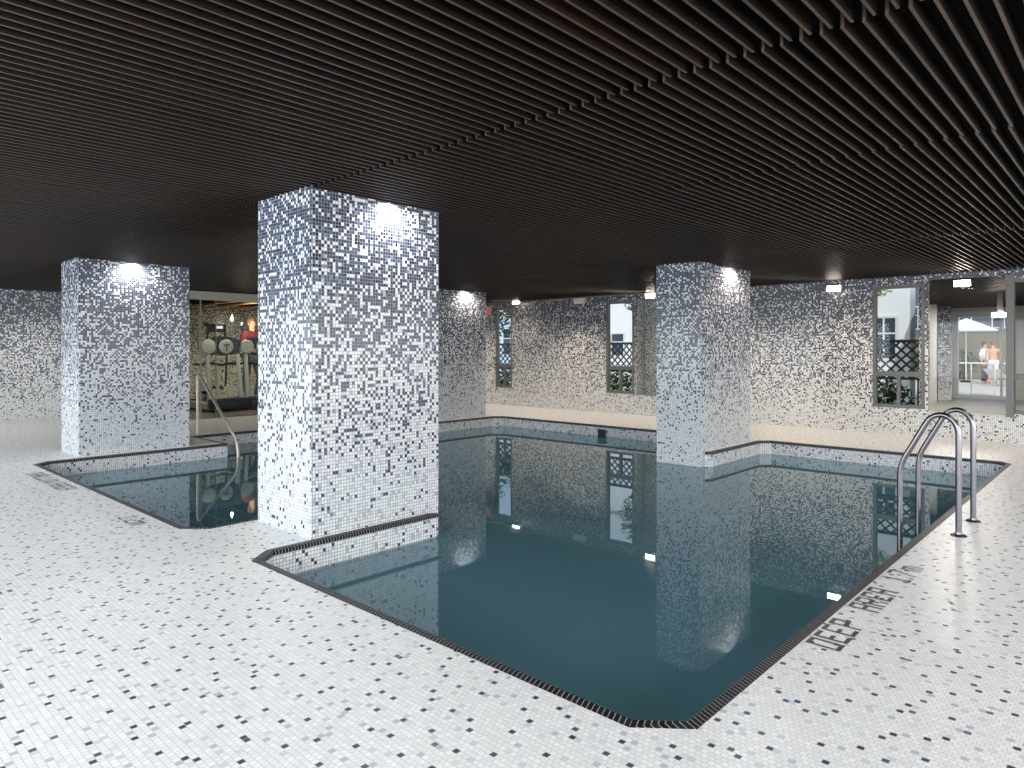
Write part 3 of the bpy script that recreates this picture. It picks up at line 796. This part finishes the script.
    for cname, keys, es, extra, mat in clothes:
        vv = [(J[k], tuple(q+extra for q in (Rr[k] if isinstance(Rr[k], tuple) else (Rr[k], Rr[k])))) for k in keys]
        kk = {k: i for i, k in enumerate(keys)}
        skin_mesh(cname, vv, [(kk[a], kk[b]) for a, b in es], mat, t)
    return t
M_skin = pbr('skin_tone', lin(208,160,130), .55, noise=.04)
M_hair = pbr('dark_hair', lin(40,32,28), .7, noise=.2)
M_hairb = pbr('brown_hair', lin(110,80,55), .7, noise=.2)
SH = ('pelvis','waist','chest','neck','shL','elL','shR','elR')
SHE = [('pelvis','waist'), ('waist','chest'), ('chest','neck'), ('chest','shL'), ('shL','elL'), ('chest','shR'), ('shR','elR')]
PN = ('pelvis','hiL','knL','hiR','knR'); PNE = [('pelvis','hiL'), ('hiL','knL'), ('pelvis','hiR'), ('hiR','knR')]
PL = ('pelvis','hiL','knL','anL','hiR','knR','anR'); PLE = PNE+[('knL','anL'), ('knR','anR')]
ppx, ppy = at(256.5, 16.3)
person('person in a maroon top walking on the right treadmill, partly hidden by the column', (7.93, 16.0, .178), .15,
       dict(elL=(.27,-.08,1.16), wrL=(.22,-.30,1.12), haL=(.21,-.38,1.11), elR=(-.27,-.05,1.14), wrR=(-.24,-.28,1.08), haR=(-.23,-.36,1.07), knL=(.10,-.16,.50), anL=(.10,.0,.10), toL=(.11,-.15,.04), anR=(-.10,.22,.13), toR=(-.11,.08,.04), knR=(-.10,.04,.50)),
       M_skin, M_hairb, [('shirt', SH, SHE, .036, pbr('maroon_cloth', lin(100,30,44), .8, noise=.1)), ('trousers', PL, PLE, .018, pbr('grey_cloth', lin(120,124,134), .8, noise=.1))], 1.13)
dpt = 27.5
x1_, y1_ = at(993, dpt); x2_, y2_ = at(984.5, dpt+.9)
person('person in light trunks and bare chested standing on the sunny terrace', (x1_, y1_, 0), 1.9,
       dict(elR=(-.26,-.10,1.18), wrR=(-.20,-.30,1.05), haR=(-.19,-.37,1.02), knL=(.10,-.08,.49)), M_skin, M_hairb,
       [('shorts', PN, PNE, .02, pbr('white_shorts', lin(225,225,225), .8, noise=.05))], 1.0)
person('person with dark hair in a white t-shirt standing on the terrace behind the bather', (x2_, y2_, 0), -0.4, {}, M_skin, M_hair,
       [('shirt', SH, SHE, .022, pbr('white_shirt', lin(225,228,230), .8, noise=.05)), ('trousers', PL, PLE, .018, pbr('dark_trousers', lin(70,74,84), .8, noise=.1))], .98)

# ------------------------------------------------------------------ outside
M_ground = pbr('outside_paving', lin(190,186,178), .8, noise=.06, nscale=2)
bm = bmesh.new(); box(bm, 23.61, 70, -6, 24, -.06, -0.001); box(bm, 12.76, 70, -14, 50, -.2, -.1); struct('floor_outside', bm, M_ground)
M_fac = pbr('white_facade', lin(226,228,232), .8, noise=.03, nscale=2)
M_dg = pbr('dark_window_glass', lin(62,76,88), .1, noise=.2, nscale=2)
def building(x, y0, y1, z1, wins_, label, mat):
    t = thing('building', label, 'building', (x, (y0+y1)/2, -.1)); yc = (y0+y1)/2
    bm = bmesh.new(); box(bm, 0, .5, y0-yc, y1-yc, 0, z1); obj('facade', bm, mat, t)
    bm = bmesh.new(); box(bm, -.12, .62, y0-yc-.05, y1-yc+.05, z1, z1+.12); obj('roof_edge', bm, M_white, t)
    for ya, yb, za, zb in wins_:
        bm = bmesh.new()
        f = .06
        for b_ in ((ya-f, ya, za, zb), (yb, yb+f, za, zb), (ya-f, yb+f, zb, zb+f), (ya-f, yb+f, za-f, za), ((ya+yb)/2-.02, (ya+yb)/2+.02, za, zb), (ya, yb, za+(zb-za)*.62-.02, za+(zb-za)*.62+.02)):
            box(bm, -.04, -.001, b_[0]-yc, b_[1]-yc, b_[2]+.1, b_[3]+.1)
        w_ = obj('window', bm, M_white, t)
        bm = bmesh.new(); box(bm, -.015, -.002, ya-yc, yb-yc, za+.1, zb+.1); obj('pane', bm, M_dg, w_)
    return t
building(18.0, 4.05, 10.6, 4.4, [(4.35,4.85,1.2,2.15), (5.0,5.45,.5,2.15), (6.5,7.2,.9,2.1), (8.3,9.2,.9,2.1)], 'white building with grey windows seen through the window by the ladder', M_fac)
building(22.0, 11.4, 17.5, 4.6, [(12.3,13.0,1.0,2.0), (14.6,15.7,1.2,2.0), (15.9,16.8,2.6,3.4)], 'plain white building seen through the window beside the water column', M_fac)
building(24.0, 19.0, 30.0, 6.5, [(20.0,21.2,1.2,2.4), (21.8,22.8,1.2,2.4), (20.0,21.2,3.2,4.2), (21.8,22.8,3.2,4.2), (24.0,25.0,1.2,2.4)], 'pale blue building seen through the narrow far window', pbr('blue_facade', lin(190,206,226), .8, noise=.05))
# lattice fences outside each window
M_lat = pbr('lattice_dark_green', lin(34,44,42), .6, noise=.15)
def lattice(xf, ya, yb, label, z0=.86, z1=1.58):
    t = thing('lattice_fence', label, 'fence', (xf, ya, -.1), 0, 'lattice fences outside the windows'); w = yb-ya; z0 += .1; z1 += .1
    bm = bmesh.new(); box(bm, -.03, .03, 0, w, z1-.05, z1); box(bm, -.03, .03, 0, w, z0, z0+.04); obj('rail', bm, M_lat, t)
    bm = bmesh.new(); hgt = z1-z0; k = -hgt
    while k < w:
        for dr in (1, -1):
            a = Vector((.0, k if dr > 0 else k+hgt, z0)); b = Vector((.0, k+hgt if dr > 0 else k, z1))
            # clip to 0..w
            pts = []
            for s_ in [q/20 for q in range(21)]:
                p = a.lerp(b, s_)
                if 0 <= p.y <= w: pts.append(p)
            if len(pts) > 2:
                tube(bm, [pts[0]+Vector((.012*dr,0,0)), pts[-1]+Vector((.012*dr,0,0))], .018, 6)
        k += .17
    obj('lattice', bm, M_lat, t)
    for yy in (0.0, w-.06):
        bm = bmesh.new(); box(bm, -.03, .03, yy, yy+.06, 0, z0); obj('post', bm, M_lat, t)
lattice(13.9, 2.95, 4.6, 'dark crossed lattice fence outside the window by the ladder')
lattice(14.2, 8.6, 10.6, 'dark crossed lattice fence outside the window beside the water column')
lattice(14.2, 12.6, 14.6, 'dark crossed lattice fence outside the narrow far window')
lattice(13.6, .0, 1.4, 'dark crossed lattice fence outside the rightmost window')
# trees & shrubs
M_leafy = leaf_mat('leaf_yellow_green', (120,150,40), (200,215,110))
M_leafd = leaf_mat('leaf_dark', (30,52,28), (66,92,44))
M_bark = pbr('bark', lin(80,66,54), .9, noise=.2)
def leaf_cloud(bm, c, r, n, sz, zmin=-9):
    for _ in range(n):
        while True:
            p = Vector((random.uniform(-1,1), random.uniform(-1,1), random.uniform(-1,1)))
            if p.length <= 1: break
        q = Vector((c[0]+p.x*r[0], c[1]+p.y*r[1], c[2]+p.z*r[2]))
        if q.z < zmin: continue
        a = Vector((random.gauss(0,1), random.gauss(0,1), random.gauss(0,1))).normalized(); b = a.orthogonal().normalized()
        s_ = sz*random.uniform(.6,1.3)
        bm.faces.new([bm.verts.new(q-a*s_), bm.verts.new(q+b*s_*.45), bm.verts.new(q+a*s_), bm.verts.new(q-b*s_*.45)])
def tree(x, y, z, r, n, sz, mat, label, zmin=-9):
    t = thing('tree', label, 'tree', (x, y, -.1)); 
    bm = bmesh.new(); tube(bm, [(0,0,0), (.03,.02,1.2), (-.02,.03,z+.1)], [.09,.07,.04], 10)
    for a in range(6):
        an = a*1.05; tube(bm, [(0,.02,z*.8), (math.cos(an)*r[0]*.4, math.sin(an)*r[1]*.4, z+.1), (math.cos(an)*r[0]*.8, math.sin(an)*r[1]*.8, z+r[2]*.3+.1)], [.03,.02,.01], 6)
    obj('trunk', bm, M_bark, t, True)
    bm = bmesh.new(); leaf_cloud(bm, (0,0,z+.1), r, n, sz, zmin); obj('foliage', bm, mat, t)
tree(16.2, 4.75, 3.2, (.9,1.0,.8), 2200, .07, M_leafy, 'yellow green tree hanging over the window by the ladder')
tree(17.6, 11.1, 3.2, (.7,.6,.8), 900, .07, M_leafd, 'dark green tree between the two white buildings')
tree(17.5, 17.2, 2.6, (1.0,1.0,.9), 1200, .08, M_leafd, 'green tree outside the narrow far window')
tree(16.8, 0.0, 2.2, (1.1,1.0,1.2), 1400, .08, M_leafd, 'green tree outside the rightmost window')
def shrub(x, y, label, r=(.4,.8,.5)):
    bm = bmesh.new(); leaf_cloud(bm, (0,0,r[2]), r, 1300, .06); tube(bm, [(0,0,0), (0,0,r[2])], .02, 6)
    o = obj('shrub', bm, M_leafd); o.location = (x, y, -.1); tag(o, label, 'shrub', 'shrubs outside the far wall windows')
shrub(15.2, 4.15, 'dark shrub low outside the window by the ladder')
shrub(16.2, 10.8, 'dark shrub low outside the window beside the water column')
shrub(16.2, 15.2, 'dark shrub low outside the narrow far window')
shrub(15.0, .3, 'dark shrub low outside the rightmost window')
# terrace behind the side room
rx = 25.6
y0_, y1_2 = px2(1020, rx), px2(948, rx)
t = thing('terrace_railing', 'white terrace railing outside the side room window', 'railing', (rx, y0_, 0))
dd = rx*c_+px2(985, rx)*s__; zr_ = 1.4-(363-349.75)/685.2*dd
w = y1_2-y0_
bm = bmesh.new(); box(bm, -.02, .02, 0, w, zr_-.03, zr_+.02); obj('rail', bm, M_white, t)
for i in range(4):
    bm = bmesh.new(); box(bm, -.015, .015, i*(w-.03)/3, i*(w-.03)/3+.03, 0, zr_-.03); obj('post', bm, M_white, t)
bm = bmesh.new(); box(bm, 39.0, 39.2, -4, 13.0, 0, 2.15); o = obj('garden_wall', bm, pbr('tan_wall', lin(122,114,94), .9, noise=.1)); tag(o, 'low tan garden wall behind the terrace people', 'wall')
bm = bmesh.new(); leaf_cloud(bm, (0,0,.75), (.4,1.6,.8), 1500, .07); tube(bm, [(0,-.9,0), (0,-.9,.7)], .03, 6); o = obj('shrub', bm, M_leafd); o.location = (38.0, 7.2, 0); tag(o, 'wide green shrub against the tan garden wall', 'shrub', None)
t = thing('parasol', 'white parasol open over the terrace behind the side room', 'parasol', (*at(966, 29.5), 0))
bm = bmesh.new(); tube(bm, [(0,0,0), (0,0,2.75)], .025, 8); obj('pole', bm, M_white, t)
bm = bmesh.new(); lathe(bm, [(1.15,2.2), (1.15,2.23), (.6,2.5), (.03,2.75)], 8); obj('canopy', bm, pbr('canopy_white', lin(225,228,230), .8, noise=.03), t)
bm = bmesh.new(); lathe(bm, [(.22,0), (.22,.06), (.04,.09)], 16); obj('base', bm, M_rub, t)
building(44.0, -2.0, 16.0, 7.0, [(5.0,6.0,2.6,3.8), (7.0,8.0,2.6,3.8), (9.0,10.0,2.6,3.8)], 'dark slate building behind the tan garden wall', pbr('slate_facade', lin(88,98,110), .8, noise=.1))
# sun lounger on the terrace
lx, ly = at(1005, 26.6)
t = thing('sun_lounger', 'white sun lounger on the terrace beside the bather', 'sun lounger', (lx, ly, 0), 1.2)
bm = bmesh.new(); box(bm, -.3, .3, -.9, .4, .30, .36, .01); obj('seat', bm, M_white, t)
bm = bmesh.new(); tube(bm, [(-.28,.4,.33), (-.28,.9,.66)], .02, 8); tube(bm, [(.28,.4,.33), (.28,.9,.66)], .02, 8); f_ = [bm.verts.new(v) for v in ((-.28,.4,.35), (.28,.4,.35), (.28,.9,.68), (-.28,.9,.68))]; bm.faces.new(f_); obj('backrest', bm, M_white, t)
for sx in (-.26, .26):
    for sy in (-.8, .3):
        bm = bmesh.new(); box(bm, sx-.02, sx+.02, sy-.02, sy+.02, 0, .30); obj('leg', bm, M_white, t)

# ------------------------------------------------------------------ lights
def area(name, loc, rot, sx, sy, power, col=(1,1,1), spread=180):
    l = bpy.data.lights.new(name, 'AREA'); l.shape = 'RECTANGLE'; l.size = sx; l.size_y = sy; l.energy = power; l.color = col; l.spread = math.radians(spread)
    o = bpy.data.objects.new(name, l); C.objects.link(o); o.location = loc; o.rotation_euler = rot; return o
def spot(name, loc, power, angle=100, col=(1,1,1), blend=.8, rot=(0,0,0), r=0.0):
    l = bpy.data.lights.new(name, 'SPOT'); l.energy = power; l.spot_size = math.radians(angle); l.spot_blend = blend; l.color = col; l.shadow_soft_size = r
    o = bpy.data.objects.new(name, l); C.objects.link(o); o.location = loc; o.rotation_euler = rot; return o
# unseen area lamps: inferred daylight from the left, added neutral fill from the right
area('daylight_front', (-3.45, 6.3, 1.4), (0, -PI/2, 0), 2.0, 18.4, 760, (.86,.93,1.0))
area('fill_right', (4.3, -3.45, 1.4), (PI/2, 0, 0), 13.3, 2.0, 420, (1.0,.97,.95))
# column washers
WCOL = (1,.96,.92)
for x, y, p, WCOL in ((3.42,4.40,44,(1,.97,.96)), (3.35,10.10,44,(1,.98,.97)), (9.5,4.34,52,(1,.82,.66)), (9.6,10.06,40,(1,.88,.78)), (XW+.35,7.75,18,(1,.92,.85))):
    spot('column_washer', (x, y, H-.002), p, 160, WCOL, rot=(math.radians(10), 0, 0)).data.specular_factor = .12
for x, y, p in ((.7,.6,60), (.7,3.4,75), (.9,6.4,75), (.9,9.4,75), (-1.2,12.5,60), (3.6,-.2,48), (6.4,-.2,36), (9.3,-.2,36), (-1.5,2.0,60), (-1.5,6,60), (6.5,2.8,40), (6.5,7.5,40)):
    spot('fill_spot', (x, y, H-.012), p, 168, (.98,.99,1.0), 1.0)  # added unseen spots lifting deck and pool brightness, without fittings
# warm light from the wall lights onto deck and wall
for x, y, z, d in L:
    spot('flood', (x-.75, y, z-.02), 38, 160, (1,.87,.73), rot=(0, math.radians(12), 0))
spot('deck_warm', (11.6, 9.5, H-.02), 115, 128, (1,.84,.67)); spot('deck_warm', (11.6, 6.0, H-.02), 115, 128, (1,.84,.67)); spot('deck_warm', (11.6, 13.0, H-.02), 115, 128, (1,.84,.67))
spot('deck_warm', (11.6, 0.5, H-.02), 35, 150, (1,.85,.70)); spot('deck_warm', (11.6, 3.0, H-.02), 50, 150, (1,.82,.64))
spot('deck_left_fill', (3.4, 15.3, H-.02), 60, 150, (1,.97,.92)); spot('deck_left_fill', (1.5, 14.0, H-.02), 80, 150, (1,.93,.84)); spot('deck_left_fill', (-1.0, 11.5, H-.02), 30, 150, (1,.95,.9))  # unseen spots added to brighten the left deck and end wall
for x, y in ((6.6,15.0), (8.4,15.0), (6.8,17.6), (9.0,17.6)): spot('gym_light', (x, y, 2.45), 55, 165, (1,.86,.66))
for x, y in ((7.6,15.6), (9.6,17.0)):
    l = bpy.data.lights.new('gym_fill', 'POINT'); l.energy = 28; l.color = (1,.86,.66); l.shadow_soft_size = 0; o = bpy.data.objects.new('gym_fill', l); C.objects.link(o); o.location = (x, y, 2.15)  # added unseen points that light the wooden beams from below
area('annex_light', (18.0, 3.2, 2.55), (0, 0, 0), 6, .4, 130, (1,.96,.92))
sun = bpy.data.lights.new('sun', 'SUN'); sun.energy = 2.3; sun.angle = .02; so = bpy.data.objects.new('sun', sun); C.objects.link(so); so.rotation_euler = (math.radians(48), 0, math.radians(-60))

w = bpy.data.worlds.new('world'); bpy.context.scene.world = w; w.use_nodes = True
nt = w.node_tree; bg = nt.nodes['Background']
sky = nt.nodes.new('ShaderNodeTexSky'); sky.sky_type = 'HOSEK_WILKIE'; sky.turbidity = 4; sky.sun_direction = (-.4,-.5,.75)
mx = nt.nodes.new('ShaderNodeMix'); mx.data_type = 'RGBA'; mx.inputs['Factor'].default_value = .75
nt.links.new(sky.outputs[0], mx.inputs['A']); mx.inputs['B'].default_value = (.80,.90,1.0,1)
nt.links.new(mx.outputs['Result'], bg.inputs[0]); bg.inputs[1].default_value = 1.15

# ------------------------------------------------------------------ camera
cam = bpy.data.cameras.new('camera'); co = bpy.data.objects.new('camera', cam); C.objects.link(co)
co.location = (0, 0, 1.4); co.rotation_euler = (PI/2, 0, .7476-PI/2)
cam.sensor_width = 36; cam.lens = 36*685.2/1024; cam.shift_y = (349.75-384)/1024; cam.clip_end = 200
sc = bpy.context.scene; sc.camera = co
sc.view_settings.view_transform = 'Standard'; sc.view_settings.look = 'None'; sc.view_settings.exposure = 0.16
